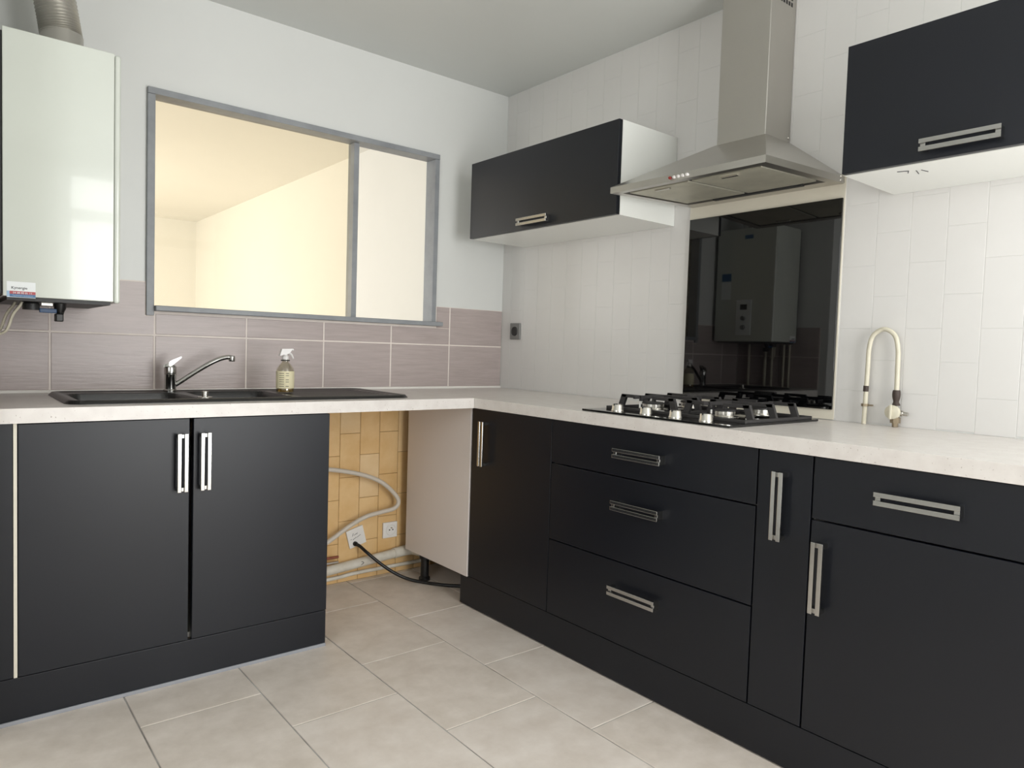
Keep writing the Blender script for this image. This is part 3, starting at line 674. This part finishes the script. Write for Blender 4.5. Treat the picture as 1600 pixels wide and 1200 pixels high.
MB().box(px-0.028, px-0.019, -1.9585, -1.9515, 0.888, 0.932, 0.002).build('valve_lever', 'cream_pipe', v)
MB().lathe([(0, 0), (0.0085, 0), (0.0085, 0.012), (0.006, 0.013), (0.006, 0.026), (0, 0.026)], (px, -1.970, 0.908), (0, -1, -0.1), 14).build('nozzle', 'satin_metal', v, True)
MB().lathe([(0, 0), (0.0088, 0), (0.0088, 0.012), (0.0145, 0.012), (0.0145, 0.028), (0.010, 0.030), (0.010, 0.045), (0, 0.045)], (px, -1.961, WT+0.0005), n=6).build('nut', 'brass', u)

# ------------------------------------------------------------------ sockets
u = thing('wall_socket', (0, -0.115, 1.115), 'grey power socket on the white tiles near the corner', 'socket')
p = MB().box(-0.010, 0.0, -0.153, -0.077, 1.114, 1.196, 0.003).build('plate', 'socket_grey', u)
MB().lathe([(0.0, 0.002), (0.019, 0.002), (0.0215, 0.0045), (0.0235, 0.0), (0, 0)], (-0.010, -0.115, 1.155), (-1, 0, 0), 24).build('socket_well', 'dark_plastic', p, True)
u = thing('wall_socket', (-0.634, -0.01, 0.170), 'white power socket on the beige tiles under the worktop', 'socket')
p = MB().box(-0.672, -0.598, -0.012, 0.0, 0.170, 0.243, 0.003).build('plate', 'socket_white', u)
w_ = MB().lathe([(0.0, 0.0006), (0.0205, 0.0006), (0.0235, 0.004), (0.0265, 0.004), (0.0275, 0.0)], (-0.631, -0.0120, 0.207), (0, -1, 0), 28).build('socket_well', 'socket_white', p, True)
for dx, dz in ((-0.0085, 0), (0.0085, 0)):
    MB().lathe([(0, 0), (0.0032, 0), (0.0032, 0.001), (0, 0.001)], (-0.631+dx, -0.0125, 0.207+dz), (0, -1, 0), 10).build('pin_hole', 'black_plastic', w_)
MB().lathe([(0, 0), (0.003, 0), (0.003, 0.008), (0, 0.009)], (-0.631, -0.0125, 0.2175), (0, -1, 0), 10).build('earth_pin', 'brass', w_)
u = thing('cable_outlet', (-0.806, -0.008, 0.153), 'tilted white cable outlet plate with pencilled notes on beige tiles', 'socket')
t = MB(); t.box(-0.042, 0.042, -0.009, 0.0, -0.042, 0.042, 0.002)
R_ = Matrix.Translation((-0.806, 0.0, 0.197)) @ Matrix.Rotation(math.radians(-15), 4, 'Y')
bmesh.ops.transform(t.bm, matrix=R_, verts=t.bm.verts)
p = t.build('plate', 'socket_white', u)
t = MB()
for x0, z0, x1, z1 in ((-0.018, 0.010, -0.010, 0.022), (-0.010, 0.012, 0.004, 0.016), (0.004, 0.012, 0.010, 0.018), (-0.02, -0.006, 0.0, 0.0), (0.002, -0.002, 0.022, 0.004), (-0.030, -0.002, -0.024, -0.002)):
    t.tube([R_ @ Vector((x0, -0.0092, z0)), R_ @ Vector((x1, -0.0092, z1))], 0.0009, 6, 0)
t.build('pencil_notes', 'ink', p)
MB().lathe([(0, 0), (0.0105, 0), (0.0105, 0.010), (0.008, 0.014), (0, 0.014)], R_ @ Vector((-0.014, -0.009, -0.026)), (0, -1, 0), 16).build('cable_gland', 'black_plastic', u, True)

# ------------------------------------------------------------------ pipes and cables in the niche
c0 = R_ @ Vector((-0.014, -0.0235, -0.026))
tag(MB().tube([c0, c0+Vector((0.012, -0.012, -0.008)), (-0.785, -0.075, 0.138), (-0.735, -0.11, 0.088), (-0.685, -0.14, 0.048), (-0.635, -0.17, 0.020), (-0.590, -0.215, 0.0095), (-0.53, -0.30, 0.0078), (-0.47, -0.36, 0.0078), (-0.40, -0.42, 0.0078)], 0.0072, 12, 8).build('power_cable', 'black_plastic', None, True),
    'black power cable drooping from the outlet plate to the floor', 'cable')
tag(MB().tube([(-1.15, -0.06, 0.545), (-0.959, -0.06, 0.523), (-0.807, -0.06, 0.487), (-0.711, -0.06, 0.444), (-0.640, -0.06, 0.380), (-0.624, -0.06, 0.343), (-0.648, -0.06, 0.318), (-0.714, -0.06, 0.309), (-0.787, -0.06, 0.298), (-0.864, -0.058, 0.266), (-0.959, -0.055, 0.211), (-1.05, -0.055, 0.165), (-1.12, -0.055, 0.14)], 0.0098, 14, 8).build('drain_hose', 'hose_grey', None, True),
    'pale grey appliance hose looping in the niche under the worktop', 'hose')
u = thing('waste_pipe', (-0.75, -0.03, 0.07), 'white plastic waste pipe running low along the beige tiles', 'pipe')
MB().tube([(-1.15, -0.030, 0.068), (-0.95, -0.030, 0.073), (-0.60, -0.030, 0.101)], 0.021, 20, 4).build('pipe', 'pvc_white', u, True)
MB().tube([(-0.800, -0.0512, 0.094), (-0.792, -0.0516, 0.092), (-0.790, -0.0522, 0.086), (-0.797, -0.0524, 0.083), (-0.800, -0.0520, 0.079)], 0.0012, 6, 4).build('pen_mark', 'ink', u)
MB().tube([(-0.625, -0.030, 0.099), (-0.560, -0.030, 0.104), (-0.530, -0.045, 0.106), (-0.518, -0.075, 0.106), (-0.515, -0.09, 0.106)], 0.0242, 20, 6).build('elbow', 'pvc_white', u, True)
tag(MB().tube([(-1.15, -0.012, 0.026), (-0.90, -0.012, 0.028), (-0.80, -0.012, 0.034), (-0.45, -0.012, 0.034), (-0.32, -0.012, 0.034)], 0.0085, 12, 6).build('thin_pipe', 'pvc_white', None, True),
    'thin white pipe below the waste pipe along the beige tiles', 'pipe')
tag(MB().tube([(-1.15, -0.035, 0.129), (-0.905, -0.035, 0.129)], 0.006, 12, 0).build('pipe_stub', 'copper', None, True), 'reddish copper pipe end showing past the sink cabinet', 'pipe')
tag(MB().tube([(-1.15, -0.035, 0.1065), (-0.905, -0.035, 0.1065)], 0.0055, 12, 0).build('pipe_stub', 'steel', None, True), 'grey metal pipe end below the copper one past the sink cabinet', 'pipe')
